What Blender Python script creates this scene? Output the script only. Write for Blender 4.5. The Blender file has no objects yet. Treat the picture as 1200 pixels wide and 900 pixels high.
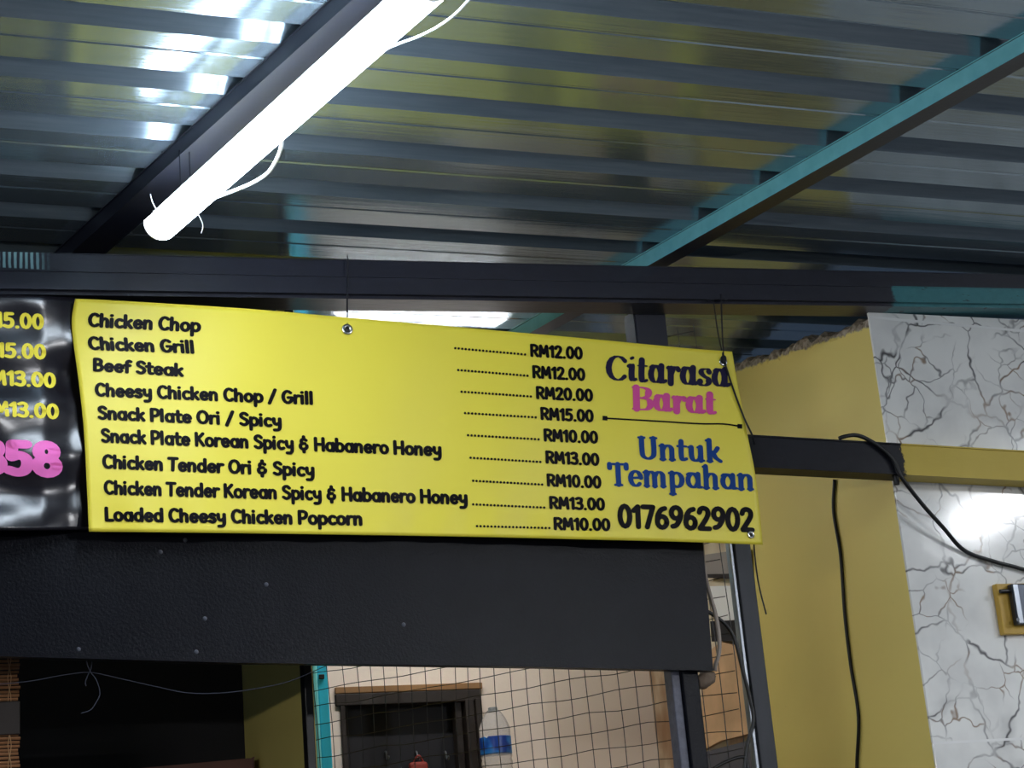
import bpy, bmesh, math, random
from mathutils import Vector, Matrix
random.seed(7)
S = bpy.context.scene
COL = S.collection

# ------------------------------------------------------------------ camera
F = 2100.0                                    # focal length in pixels of the 1200x900 frame
def nrm(v): return v.normalized()
Zc = nrm(Vector((-600, -6850, F)))            # world up seen from the camera (x right, y down, z forward)
Xc = nrm(Vector((5500, (F*F - 600*5500)/6850, F)))
Yc = Zc.cross(Xc)
EYE = Vector((0, 0, 1.6))
def ray(px, py):
    d = Vector((px-600, py-450, F))
    return Vector((Xc.dot(d), Yc.dot(d), Zc.dot(d)))
def PY(px, py, y):
    d = ray(px, py); return EYE + d*(y/d.y)
def PZ(px, py, z):
    d = ray(px, py); return EYE + d*((z-EYE.z)/d.z)
def PX(px, py, x):
    d = ray(px, py); return EYE + d*(x/d.x)
cam = bpy.data.cameras.new('camera'); co = bpy.data.objects.new('camera', cam); COL.objects.link(co)
right = Vector((Xc.x, Yc.x, Zc.x)); down = Vector((Xc.y, Yc.y, Zc.y)); fwd = Vector((Xc.z, Yc.z, Zc.z))
M = Matrix((right, -down, -fwd)).transposed().to_4x4(); M.translation = EYE
co.matrix_world = M
cam.sensor_width = 36; cam.lens = F*36/1200; cam.clip_start = 0.05
S.camera = co

# ------------------------------------------------------------------ world, exposure
S.view_settings.view_transform = 'Standard'; S.view_settings.look = 'None'
S.view_settings.gamma = 1; S.view_settings.use_curve_mapping = False
S.view_settings.exposure = 0.3
W = bpy.data.worlds.new('night'); S.world = W; W.use_nodes = True
W.node_tree.nodes['Background'].inputs[0].default_value = (0.30, 0.42, 0.62, 1)
W.node_tree.nodes['Background'].inputs[1].default_value = 0.16
TUBE_E = 31.0        # main batten over the banner
FRONT_E = 260.0       # the other battens under the canopy
FAR_E = 1500.0        # batten far in front of the tiles
LEFT_E = 220.0       # batten hanging at the left in front
ROOM_E = 95.0         # lamp in the back room

# ------------------------------------------------------------------ helpers
def srgb(r, g, b):
    f = lambda c: (c/255/12.92) if c/255 <= .04045 else ((c/255+.055)/1.055)**2.4
    return (f(r), f(g), f(b), 1)
class N:
    def __init__(s, m):
        m.use_nodes = True; s.t = m.node_tree; s.b = s.t.nodes['Principled BSDF']
    def n(s, kind, **kw):
        o = s.t.nodes.new(kind)
        for k, v in kw.items():
            if k.startswith('i_'):
                key = k[2:]; key = int(key) if key.isdigit() else key.replace('_', ' ')
                o.inputs[key].default_value = v
            else: setattr(o, k, v)
        return o
    def l(s, a, b): s.t.links.new(a, b)
    def math(s, op, a, b=None):
        o = s.n('ShaderNodeMath', operation=op)
        for i, v in enumerate((a, b)):
            if v is None: continue
            if isinstance(v, (int, float)): o.inputs[i].default_value = v
            else: s.l(v, o.inputs[i])
        return o.outputs[0]
    def mix(s, fac, a, b):
        o = s.n('ShaderNodeMix', data_type='RGBA')
        for i, v in ((0, fac), (6, a), (7, b)):
            if isinstance(v, (int, float, tuple)): o.inputs[i].default_value = v
            else: s.l(v, o.inputs[i])
        return o.outputs[2]
    def ramp(s, x, a, b):
        o = s.n('ShaderNodeMapRange', interpolation_type='SMOOTHSTEP'); o.inputs[1].default_value = a; o.inputs[2].default_value = b
        s.l(x, o.inputs[0]); return o.outputs[0]
    def coord(s): return s.n('ShaderNodeTexCoord').outputs['Object']
    def scaled(s, v, sc):
        o = s.n('ShaderNodeMapping'); o.inputs['Scale'].default_value = sc; s.l(v, o.inputs[0]); return o.outputs[0]
    def noise(s, v, scale, detail=3, rough=.5):
        o = s.n('ShaderNodeTexNoise'); o.inputs['Scale'].default_value = scale; o.inputs['Detail'].default_value = detail
        o.inputs['Roughness'].default_value = rough; s.l(v, o.inputs[0]); return o
    def bump(s, h, strength, dist):
        o = s.n('ShaderNodeBump'); o.inputs['Strength'].default_value = strength; o.inputs['Distance'].default_value = dist
        s.l(h, o.inputs['Height']); s.l(o.outputs[0], s.b.inputs['Normal'])
def mat(name, c, rough=.6, metal=0, var=.12, vscale=6, bump=0, bscale=40, bdist=.002, spec=.5, stretch=None):
    m = bpy.data.materials.new(name); k = N(m)
    v = k.coord()
    if stretch: v = k.scaled(v, stretch)
    nz = k.noise(v, vscale, 4)
    c = srgb(*c)
    lo = tuple(x*(1-var) for x in c[:3])+(1,); hi = tuple(min(1, x*(1+var)) for x in c[:3])+(1,)
    k.l(k.mix(nz.outputs[0], lo, hi), k.b.inputs['Base Color'])
    k.b.inputs['Roughness'].default_value = rough; k.b.inputs['Metallic'].default_value = metal
    k.b.inputs['Specular IOR Level'].default_value = spec
    if bump: k.bump(k.noise(v, bscale, 4, .6).outputs[0], bump, bdist)
    return m
def emit(name, c, e):
    m = bpy.data.materials.new(name); k = N(m)
    k.b.inputs['Base Color'].default_value = (.8, .8, .8, 1)
    k.b.inputs['Emission Color'].default_value = c; k.b.inputs['Emission Strength'].default_value = e
    return m
def obj(name, bm, m, parent=None, smooth=False):
    me = bpy.data.meshes.new(name); bmesh.ops.recalc_face_normals(bm, faces=bm.faces[:]); bm.to_mesh(me); bm.free()
    if smooth:
        for p in me.polygons: p.use_smooth = True
    me.materials.append(m)
    o = bpy.data.objects.new(name, me); COL.objects.link(o)
    if parent:
        o.parent = parent
        o.matrix_parent_inverse = Matrix.Identity(4)
        q_ = parent; sh_ = Vector()
        while q_: sh_ += q_.location; q_ = q_.parent
        if sh_.length > 0: me.transform(Matrix.Translation(-sh_))
    return o
def tag(o, label, cat, group=None):
    o['label'] = label; o['category'] = cat
    if group: o['group'] = group
    return o
def thing(name, label, cat, loc=(0, 0, 0), group=None):
    o = bpy.data.objects.new(name, None); COL.objects.link(o); o.location = loc
    o.empty_display_size = .05
    return tag(o, label, cat, group)
def struct(o, label=None):
    o['kind'] = 'structure'
    if label: o['label'] = label
    return o
def bm_box(lo, hi, bevel=0, bm=None):
    b = bm or bmesh.new()
    r = bmesh.ops.create_cube(b, size=1)
    lo = Vector(lo); hi = Vector(hi); c = (lo+hi)/2; s = hi-lo
    for v in r['verts']: v.co = Vector((v.co.x*s.x, v.co.y*s.y, v.co.z*s.z))+c
    if bevel:
        es = list({e for v in r['verts'] for e in v.link_edges})
        bmesh.ops.bevel(b, geom=es, offset=bevel, segments=2, affect='EDGES', profile=.5)
    return b
def bm_bar(a, b_, w, h, up=Vector((0, 0, 1)), bevel=.002, bm=None, off=Vector((0, 0, 0))):
    """box from a to b_, w across, h along up"""
    bm = bm or bmesh.new(); a = Vector(a); b_ = Vector(b_)
    d = b_-a; L = d.length; d.normalize(); side = d.cross(up).normalized(); u = side.cross(d)
    r = bmesh.ops.create_cube(bm, size=1)
    for v in r['verts']: v.co = (a+b_)/2 + d*v.co.x*L + side*v.co.y*w + u*v.co.z*h + off
    if bevel:
        es = list({e for v in r['verts'] for e in v.link_edges})
        bmesh.ops.bevel(bm, geom=es, offset=bevel, segments=2, affect='EDGES')
    return bm
def catmull(p, n=8):
    p = [Vector(q) for q in p]
    if len(p) < 3: return p
    q = [p[0]*2-p[1]]+p+[p[-1]*2-p[-2]]; out = []
    for i in range(1, len(q)-2):
        a, b, c, d = q[i-1:i+3]
        for k in range(n):
            t = k/n
            out.append(.5*((2*b)+(c-a)*t+(2*a-5*b+4*c-d)*t*t+(3*b-a-3*c+d)*t**3))
    out.append(p[-1]); return out
def bm_tube(pts, r, seg=8, bm=None, n=8):
    bm = bm or bmesh.new(); p = catmull(pts, n) if n else [Vector(q) for q in pts]
    rings = []; ref = None
    for i, c in enumerate(p):
        t = (p[min(i+1, len(p)-1)]-p[max(i-1, 0)]).normalized()
        if ref is None: ref = t.orthogonal().normalized()
        ref = (ref - t*ref.dot(t)).normalized(); s = t.cross(ref)
        rings.append([bm.verts.new(c+(ref*math.cos(2*math.pi*k/seg)+s*math.sin(2*math.pi*k/seg))*r) for k in range(seg)])
    for a, b in zip(rings, rings[1:]):
        for k in range(seg): bm.faces.new((a[k], a[(k+1) % seg], b[(k+1) % seg], b[k]))
    bm.faces.new(rings[0][::-1]); bm.faces.new(rings[-1])
    return bm
def bm_lathe(prof, c, seg=24, bm=None):
    bm = bm or bmesh.new(); c = Vector(c); rings = []
    for r, z in prof:
        rings.append([bm.verts.new(c+Vector((r*math.cos(2*math.pi*k/seg), r*math.sin(2*math.pi*k/seg), z))) for k in range(seg)])
    for a, b in zip(rings, rings[1:]):
        for k in range(seg): bm.faces.new((a[k], a[(k+1) % seg], b[(k+1) % seg], b[k]))
    bm.faces.new(rings[0][::-1]); bm.faces.new(rings[-1])
    return bm
def nz(x, y=0.0, s=0):                        # cheap smooth noise
    return (math.sin(x*12.9+y*7.1+s*3.3)+math.sin(x*31.7-y*17.3+s*1.7)*.6+math.sin(x*71.3+y*43.1+s)*.35)/1.95

# ------------------------------------------------------------------ layout
YF = 4.20          # shop front plane
ROOF = 3.385       # underside of the roof pans
XR = 2.82          # yellow return wall
YB = 5.93          # beige back wall
NAVY = (26, 29, 40)
m_black = mat('black_gloss_paint', (24, 26, 34), .33, var=.3, bump=.35, bscale=60, bdist=.002)
m_board = mat('black_brushed_paint', (17, 18, 24), .3, var=.3, vscale=9, bump=.5, bscale=170, bdist=.002, spec=.10)
m_cable = mat('black_cable', (14, 14, 16), .45)
m_string = mat('dark_string', (20, 22, 30), .8)
m_steel = mat('galvanised_steel', (150, 155, 162), .35, 1, bump=.2)
m_beige = mat('beige_plaster', (240, 226, 212), .8, var=.06, vscale=3, bump=.25, bscale=30, bdist=.004)
m_darkwood = mat('dark_wood', (38, 30, 26), .6, var=.4, stretch=(1, 1, .1), vscale=30)
m_black_room = mat('dark_panel', (16, 16, 24), .7, var=.2)

# roof sheet ----------------------------------------------------------------
def roof_material():
    m = bpy.data.materials.new('zinc_roof_sheet'); k = N(m); v = k.coord()
    st = k.noise(k.scaled(v, (1.2, 30, 1)), 6, 4)
    k.l(k.mix(st.outputs[0], srgb(118, 138, 152), srgb(158, 172, 182)), k.b.inputs['Base Color'])
    k.b.inputs['Metallic'].default_value = .72
    r = k.n('ShaderNodeMapRange'); k.l(st.outputs[0], r.inputs[0]); r.inputs[3].default_value = .13; r.inputs[4].default_value = .22
    k.l(r.outputs[0], k.b.inputs['Roughness'])
    k.bump(k.noise(k.scaled(v, (.8, 16, 1)), 5, 3).outputs[0], .10, .004)
    return m
def build_roof():
    P = (PZ(543, 172, ROOF).y-PZ(543, 48, ROOF).y)/2
    y0 = PZ(543, 48, ROOF).y
    w = PZ(543, 72, ROOF).y-y0                # recess width at pan level
    d = .032; g = .0016
    prof = []
    for i in range(-28, 17):
        y = y0+i*P
        prof += [(y, 0), (y+.020, d), (y+w-.030, d), (y+w, 0)]
        pan = P-w
        for q in (.42,):
            c = y+w+pan*q
            prof += [(c-.007, 0), (c-.002, g), (c+.002, g), (c+.007, 0)]
    xs = [-3.0, -1, .5, 2, 3.5, 6.5]
    bm = bmesh.new(); rows = []
    for lay in (0, .0012):
        rows.append([[bm.verts.new((x, y, ROOF+z+lay)) for y, z in prof] for x in xs])
    for r in rows:
        for a, b in zip(r, r[1:]):
            for j in range(len(prof)-1): bm.faces.new((a[j], a[j+1], b[j+1], b[j]))
    n = len(prof)
    for j in range(n-1):
        for e in (0, -1): bm.faces.new((rows[0][e][j], rows[0][e][j+1], rows[1][e][j+1], rows[1][e][j]))
    for i in range(len(xs)-1):
        for e in (0, -1): bm.faces.new((rows[0][i][e], rows[0][i+1][e], rows[1][i+1][e], rows[1][i][e]))
    struct(obj('ceiling', bm, roof_material()), 'ribbed zinc roof sheeting seen from below')
build_roof()

# ground --------------------------------------------------------------------
m_floor = mat('grey_concrete', (52, 52, 54), .85, var=.2, vscale=2, bump=.3)
struct(obj('floor', bm_box((-3, -4, -.1), (6.5, 6.5, 0)), m_floor), 'grey concrete floor under the canopy')

# tiled wall ----------------------------------------------------------------
def marble():
    m = bpy.data.materials.new('marble_tile'); k = N(m); v = k.coord()
    flat = k.scaled(v, (1, 0, 1))
    warp = k.noise(flat, 3.2, 4, .6)
    w2 = k.n('ShaderNodeVectorMath', operation='SCALE'); w2.inputs[3].default_value = .22; k.l(warp.outputs['Color'], w2.inputs[0])
    add = k.n('ShaderNodeVectorMath', operation='ADD'); k.l(flat, add.inputs[0]); k.l(w2.outputs[0], add.inputs[1])
    def veins(scale, lo, hi):
        vo = k.n('ShaderNodeTexVoronoi', feature='DISTANCE_TO_EDGE'); vo.inputs['Scale'].default_value = scale
        k.l(add.outputs[0], vo.inputs['Vector'])
        return vo.outputs['Distance'], k.ramp(vo.outputs['Distance'], hi, lo)
    d1, v1 = veins(5.5, .0, .030)
    d2, v2 = veins(11, .0, .04)
    patch = k.ramp(k.noise(flat, 4.5, 3).outputs[0], .44, .62)
    fine = k.math('MULTIPLY', v2, patch)
    thick = k.ramp(k.noise(flat, 7, 2).outputs[0], .36, .6)
    vein = k.math('MAXIMUM', k.math('MULTIPLY', v1, k.math('ADD', k.math('MULTIPLY', thick, .75), .2)), k.math('MULTIPLY', fine, .8))
    base = k.mix(k.ramp(k.noise(flat, 5, 4).outputs[0], .35, .7), srgb(250, 250, 246), srgb(230, 230, 227))
    halo = k.math('MULTIPLY', k.ramp(d1, .16, 0.0), k.ramp(k.noise(flat, 3.7, 3).outputs[0], .5, .72))
    base = k.mix(k.math('MULTIPLY', halo, .5), base, srgb(150, 150, 152))
    brown = k.ramp(k.noise(flat, 9, 2).outputs[0], .52, .62)
    vc = k.mix(brown, srgb(74, 72, 74), srgb(128, 92, 48))
    c = k.mix(vein, base, vc)
    k.l(c, k.b.inputs['Base Color']); k.b.inputs['Roughness'].default_value = .13
    k.bump(k.noise(flat, 14, 2).outputs[0], .06, .006)
    return m
m_marble = marble()
m_grout = mat('wall_render', (190, 186, 176), .9)
struct(obj('wall_front', bm_box((XR+.012, YF+.008, 0), (6.0, YF+.10, 3.222)), m_grout), 'masonry wall behind the marble tiles')
def tiles():
    bm = bmesh.new()
    g1 = PY(1020, 372, YF); g1b = PY(1200, 388, YF); sl = (g1b.z-g1.z)/(g1b.x-g1.x)
    g2 = PY(1098, 871, YF).z
    x = XR-.001; xs = [x, x+.60, x+1.2, x+1.8, x+2.4, x+3.17]
    def quad(a, b, c, d):
        f = []
        for dy in (0, .009):
            f.append([bm.verts.new((p[0], YF+dy, p[1])) for p in (a, b, c, d)])
        bm.faces.new(f[0]); bm.faces.new(f[1][::-1])
        for i in range(4): bm.faces.new((f[0][i], f[0][(i+1) % 4], f[1][(i+1) % 4], f[1][i]))
    e = .0012
    for a, b in zip(xs, xs[1:]):
        za = g1.z+sl*(a-x); zb = g1.z+sl*(b-x)
        quad((a, za+.003), (b-e*2, zb+.003), (b-e*2, 3.235), (a, 3.235))
        quad((a, g2+e*2), (b-e*2, g2+e*2), (b-e*2, zb-.002), (a, za-.002))
        quad((a, g2-1.2), (b-e*2, g2-1.2), (b-e*2, g2-e), (a, g2-e))
        quad((a, 0.0), (b-e*2, 0.0), (b-e*2, g2-1.2-e*2), (a, g2-1.2-e*2))
    bmesh.ops.bevel(bm, geom=bm.edges[:], offset=.0012, segments=1, affect='EDGES')
    gb = bmesh.new()
    for f0, f1 in ((0, 1),):
        xa, xb = x+.001, x+3.16
        za = g1.z+sl*(xa-x); zb = g1.z+sl*(xb-x)
        for (p, q_) in (((za-.0035, zb-.0035), (za+.0045, zb+.0045)), ((g2-.003, g2-.003), (g2+.004, g2+.004))):
            f = [[gb.verts.new(v) for v in ((xa, yy, p[0]), (xb, yy, p[1]), (xb, yy, q_[1]), (xa, yy, q_[0]))] for yy in (YF-.0008, YF+.008)]
            gb.faces.new(f[0]); gb.faces.new(f[1][::-1])
            for i in range(4): gb.faces.new((f[0][i], f[0][(i+1) % 4], f[1][(i+1) % 4], f[1][i]))
    struct(obj('trim_2', gb, mat('white_grout', (240, 240, 238), .5)), 'white tile joints')
    o = obj('trim_1', bm, m_marble); struct(o, 'white marble wall tiles with grey and brown veins')
tiles()

# yellow return wall with a broken top ---------------------------------------
def yellow(name, z_ref=None, slope=0):
    m = bpy.data.materials.new(name); k = N(m); v = k.coord()
    n1 = k.noise(v, 2.2, 4); c = k.mix(n1.outputs[0], srgb(222, 202, 112), srgb(236, 216, 124))
    dirt = k.ramp(k.noise(v, 11, 5, .7).outputs[0], .68, .78)
    c = k.mix(k.math('MULTIPLY', dirt, .35), c, srgb(150, 125, 50))
    if z_ref is not None:
        sp = k.n('ShaderNodeSeparateXYZ'); k.l(v, sp.inputs[0])
        d = k.math('SUBTRACT', sp.outputs[2], k.math('ADD', k.math('MULTIPLY', k.math('SUBTRACT', sp.outputs[1], YF), slope), z_ref))
        d = k.math('ADD', d, k.math('MULTIPLY', k.math('SUBTRACT', k.noise(v, 22, 4, .7).outputs[0], .5), .05))
        msk = k.ramp(d, -.034, -.026)
        conc = k.mix(k.ramp(k.noise(v, 60, 4, .7).outputs[0], .35, .65), srgb(105, 92, 74), srgb(176, 164, 150))
        c = k.mix(msk, c, conc)
        # bare stained boarding deeper in the back room
        st = k.mix(k.ramp(k.noise(k.scaled(v, (1, 1, .5)), 5, 4).outputs[0], .35, .7), srgb(222, 208, 180), srgb(150, 112, 78))
        c = k.mix(k.ramp(sp.outputs[1], 5.21, 5.23), c, st)
    k.l(c, k.b.inputs['Base Color']); k.b.inputs['Roughness'].default_value = .62
    k.bump(k.noise(v, 26, 4, .6).outputs[0], .25, .002)
    return m
def return_wall():
    bm = bmesh.new(); n = 90; rows = []
    for i in range(n+1):
        y = YF+.0095+(YB-YF)*i/n if i else YF+.0095
        zt = 3.222+.155*min(1, (y-YF)/.9)*.9 + .012*nz(y*1.3)+.009*nz(y*5, 2)+.005*nz(y*13, 5)
        zt = min(zt, ROOF-.006)
        if y < 4.28: zt = min(zt, 3.228+.2*(y-4.2))
        ring = []
        for x, z in ((XR, 0), (XR, zt-.03), (XR+.004+.004*nz(y*4, 1), zt-.012), (XR+.02, zt), (XR+.10, zt+.004*nz(y*6, 3)), (XR+.10, 0)):
            ring.append(bm.verts.new((x, y, z)))
        rows.append(ring)
    for a, b in zip(rows, rows[1:]):
        for j in range(6): bm.faces.new((a[j], a[(j+1) % 6], b[(j+1) % 6], b[j]))
    bm.faces.new(rows[0][::-1]); bm.faces.new(rows[-1])
    struct(obj('wall_right', bm, yellow('yellow_plaster', 3.222, .155)), 'yellow plastered return wall with a broken top edge')
return_wall()

# left yellow return wall, rear and back walls
XL = .2595*4.60
struct(obj('wall_left', bm_box((XL, 4.60, 0), (XL+.02, 5.36, 3.36), .004), yellow('yellow_plaster_plain')), 'narrow yellow plastered wall beside the dark opening')
struct(obj('wall_rear', bm_box((-1.5, 5.37, 0), (XL+.10, 5.47, 3.36)), m_black_room), 'dark wall of the neighbouring stall')
dl = PY(399, 818, YB); dr = PY(547, 812, YB)
bm = bm_box((XL+.02, YB, 0), (dl.x, YB+.1, 2.66))
bm_box((dr.x, YB, 0), (XR, YB+.1, 2.66), bm=bm); bm_box((dl.x, YB, dl.z), (dr.x, YB+.1, 2.66), bm=bm)
struct(obj('wall_beyond', bm_box((-1.5, 6.35, 0), (XR+.1, 6.45, ROOF-.005)), m_black_room), 'unseen dark wall added beyond the low beige partition')  # added out of sight so the roof sheets reflect dark above the partition
struct(obj('wall_back', bm, m_beige), 'beige plaster wall of the back room')
# a dark doorway with its worn frame
fw = .045
door = obj('door_1', bm_box((dl.x, YB+.06, 0), (dr.x, YB+.10, dl.z)), m_black_room); struct(door, 'dark door in the beige wall')
bm = bm_box((dl.x-.005, YB-.012, 0), (dl.x+.012, YB+.05, dl.z-.02), .003)
bm_box((dl.x-.02, YB-.014, dl.z-.028), (dr.x+fw, YB+.05, dl.z+.012), .003, bm=bm)
bm_box((dr.x-.045, YB+.01, 0), (dr.x-.02, YB+.05, dl.z-.02), .003, bm=bm)
bm_box((dr.x-.014, YB-.015, 0), (dr.x+fw*.4, YB+.05, dl.z-.02), .003, bm=bm)
bm_box((dr.x+fw*.5, YB-.022, 0), (dr.x+fw, YB+.05, dl.z-.02), .003, bm=bm)
obj('door_frame', bm, m_darkwood, door)
m_tanwood = mat('tan_wood', (150, 112, 72), .7, var=.3, stretch=(.2, 1, 1), vscale=30)
obj('lintel', bm_box((dl.x-.02, YB-.016, dl.z+.013), (dr.x+fw+.01, YB+.0, dl.z+.035), .003), m_tanwood, door)

# ------------------------------------------------------------------ rafters and beams
m_teal = mat('teal_paint', (96, 168, 178), .45, var=.15, vscale=20, bump=.3, bscale=80)
def rafter_mat(name, left):
    return mat(name, left, .4, var=.15, vscale=20, bump=.25, bscale=80)
RB = 3.338
def rafter(pa, pb, label, m, width, ext):
    a = PZ(*pa, RB); b = PZ(*pb, RB); d = (b-a).normalized()
    a2 = a-d*ext[0]; b2 = b+d*ext[1]
    side = d.cross(Vector((0, 0, 1))).normalized()
    if side.x < 0: side = -side
    off = side*width/2+Vector((0, 0, (ROOF-RB)/2+.001))
    bm = bm_bar(a2, b2, width, ROOF-RB-.002, bevel=.003, off=off)
    o = obj('roof_rafter', bm, m); tag(o, label, 'rafter', None); return a, b, d, side
m_raf_black = mat('navy_black_paint', (30, 33, 46), .4, var=.2)
# the right rafter: lit face teal, the underside's shade put into its colour
def teal_shaded_under():
    m = bpy.data.materials.new('teal_underside_shade'); k = N(m)
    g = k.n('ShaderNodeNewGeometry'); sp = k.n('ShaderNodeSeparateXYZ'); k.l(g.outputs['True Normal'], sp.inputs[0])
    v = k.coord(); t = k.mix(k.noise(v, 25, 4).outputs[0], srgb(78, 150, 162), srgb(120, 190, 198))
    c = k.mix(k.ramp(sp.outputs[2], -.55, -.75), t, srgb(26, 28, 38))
    k.l(c, k.b.inputs['Base Color']); k.b.inputs['Roughness'].default_value = .45
    k.bump(k.noise(v, 80, 3).outputs[0], .2, .002)
    return m
RA = rafter((93, 290), (397, 17), 'black roof rafter carrying the lit tube lamp', m_raf_black, .075, (1.7, 1.6))
RC = rafter((800, 290), (1200, 63), 'teal roof rafter with underside shade painted in, right of the lamp', teal_shaded_under(), .05, (1.7, 1.6))

def beam_mat():
    m = bpy.data.materials.new('beam_paint'); k = N(m); v = k.coord(); sp = k.n('ShaderNodeSeparateXYZ'); k.l(v, sp.inputs[0])
    n = k.noise(v, 30, 4, .7)
    edge = k.math('ADD', sp.outputs[0], k.math('MULTIPLY', k.math('SUBTRACT', n.outputs[0], .5), .04))
    x0 = PY(1043, 342, 4.14).x
    right_ = k.ramp(edge, x0, x0+.012)
    zz = k.math('SUBTRACT', sp.outputs[2], k.math('MULTIPLY', sp.outputs[0], .033))
    right_ = k.math('MULTIPLY', right_, k.ramp(zz, 3.303-.033*1.7-.047, 3.303-.033*1.7-.050))
    black = k.mix(n.outputs[0], srgb(20, 22, 32), srgb(34, 37, 52))
    teal = k.mix(n.outputs[0], srgb(42, 108, 116), srgb(70, 140, 146))
    scr = k.ramp(k.noise(k.scaled(v, (1, 1, 6)), 22, 3).outputs[0], .66, .68)
    teal = k.mix(scr, teal, srgb(24, 40, 48))
    # pale teal vertical streaks at the left end
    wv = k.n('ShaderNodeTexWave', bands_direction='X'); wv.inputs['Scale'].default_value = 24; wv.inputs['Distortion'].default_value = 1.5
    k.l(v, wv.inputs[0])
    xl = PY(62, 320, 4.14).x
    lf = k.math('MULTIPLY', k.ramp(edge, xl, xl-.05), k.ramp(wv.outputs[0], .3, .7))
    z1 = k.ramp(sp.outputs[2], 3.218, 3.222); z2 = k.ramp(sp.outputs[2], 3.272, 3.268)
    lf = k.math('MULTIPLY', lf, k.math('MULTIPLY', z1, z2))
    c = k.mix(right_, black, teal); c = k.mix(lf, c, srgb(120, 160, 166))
    k.l(c, k.b.inputs['Base Color']); k.b.inputs['Roughness'].default_value = .36
    k.bump(k.noise(k.scaled(v, (.3, 1, 1)), 70, 4).outputs[0], .3, .002)
    return m
BY = 4.14
bt = lambda x: 3.303+.033*(x-1.70)              # top of the beam face
def front_beam():
    bm = bmesh.new()
    h = .098
    bm_bar((-1.5, BY+.05, bt(-1.5)-h*.25), (5.9, BY+.05, bt(5.9)-h*.25), .09, h*.5, bm=bm, bevel=.002)
    bm_bar((-1.5, BY+.045, bt(-1.5)-h*.75), (5.9, BY+.045, bt(5.9)-h*.75), .10, h*.5, bm=bm, bevel=.003)
    bm_bar((-1.5, BY+.05, bt(-1.5)-h-.004), (5.9, BY+.05, bt(5.9)-h-.004), .085, .010, bm=bm, bevel=.002)
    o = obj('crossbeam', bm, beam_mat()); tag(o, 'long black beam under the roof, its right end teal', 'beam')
front_beam()
# stub post under the beam, between beam and banner top
a = PY(742, 360, BY+.10); b = PY(779, 360, BY+.10)
o = obj('stub_post', bm_bar(((a.x+b.x)/2, BY+.095+.04, 2.71), ((a.x+b.x)/2, BY+.095+.04, bt(a.x)-.09), b.x-a.x, .07, up=Vector((0, 1, 0)), bevel=.004), m_raf_black)
tag(o, 'dark vertical post behind the banner below the crossbeam', 'post')
# timber strip capping the tiles
o = obj('capping_strip', bm_bar(PY(1003, 355, YF-.01)+Vector((0, .005, 0)), PY(1420, 362, YF-.01)+Vector((0, .005, 0)), .03, .014, bevel=.003), mat('tan_timber', (150, 116, 66), .75, var=.3, bump=.6, bscale=50, bdist=.004))
tag(o, 'thin tan timber strip along the top of the marble tiles', 'strip')

# rail across the shop front
def rail_mat():
    m = bpy.data.materials.new('rail_paint'); k = N(m); v = k.coord(); sp = k.n('ShaderNodeSeparateXYZ'); k.l(v, sp.inputs[0])
    n = k.noise(v, 45, 5, .75)
    x0 = PY(1057, 535, 4.13).x
    e = k.math('ADD', sp.outputs[0], k.math('MULTIPLY', k.math('SUBTRACT', n.outputs[0], .5), .05))
    msk = k.ramp(e, x0, x0+.006)
    c = k.mix(msk, k.mix(n.outputs[0], srgb(14, 15, 21), srgb(26, 28, 36)), k.mix(k.noise(v, 6, 3).outputs[0], srgb(196, 172, 74), srgb(216, 192, 92)))
    k.l(c, k.b.inputs['Base Color']); k.b.inputs['Roughness'].default_value = .42; k.b.inputs['Specular IOR Level'].default_value = .12
    k.bump(k.noise(k.scaled(v, (.4, 1, 1)), 60, 4).outputs[0], .35, .002)
    return m
RY = 4.13
t0 = PY(885, 508, RY); t1 = PY(1200, 530, RY); b0 = PY(885, 550, RY); b1 = PY(1200, 562, RY)
hr = ((t0.z-b0.z)+(t1.z-b1.z))/2
c0 = (t0+b0)/2; c1 = (t1+b1)/2; d = (c1-c0)
ra = c0-d*.45; rb = c1+d*2.2
o = obj('shopfront_rail', bm_bar(ra+Vector((0, .03, 0)), rb+Vector((0, .03, 0)), .06, hr, bevel=.004), rail_mat())
tag(o, 'horizontal rail, black over the opening and yellow over the tiles', 'rail')
def railz(x, edge=0): return c0.z+(x-c0.x)*d.z/d.x+edge*hr/2

# fascia board
FY = 4.155
q = [PY(-120, 767, FY), PY(0, 769, FY), PY(270, 776.5, FY), PY(600, 781, FY), PY(836, 786, FY)]
def fascia():
    bm = bmesh.new(); xr0 = PY(826, 640, FY); xr1 = PY(836, 786, FY)
    xs = [-.9]+[p.x for p in q[1:]]
    zs = [q[1].z-.002]+[p.z for p in q[1:]]
    rows = []
    for x, z in zip(xs, zs):
        top = 2.66
        xt = x if x != xs[-1] else xr0.x-(top-xr0.z)*.0
        rows.append([bm.verts.new(v) for v in ((x, FY, z), (xt, FY, top), (xt, FY+.028, top), (x, FY+.028, z))])
    for a, b in zip(rows, rows[1:]):
        for j in range(4): bm.faces.new((a[j], a[(j+1) % 4], b[(j+1) % 4], b[j]))
    bm.faces.new(rows[0][::-1]); bm.faces.new(rows[-1])
    bmesh.ops.bevel(bm, geom=[e for e in bm.edges if e.is_manifold and e.calc_face_angle(0) > .8], offset=.003, segments=2, affect='EDGES')
    root = thing('fascia_board', 'wide black painted board below the yellow menu banner', 'board', (1.2, FY+.014, q[2].z))
    obj('board', bm, m_board, root)
    for px, py in ((188, 647), (217, 633), (312, 685), (240, 725), (92, 761), (230, 764), (473, 732)):
        p = PY(px, py, FY)
        nb = bmesh.new(); bmesh.ops.create_uvsphere(nb, u_segments=10, v_segments=6, radius=.0055)
        for v in nb.verts: v.co = Vector((v.co.x, v.co.y*.35, v.co.z))+p
        obj('nail_head', nb, m_nail, root, True)
m_nail = mat('painted_nail', (62, 66, 76), .4)
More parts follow.
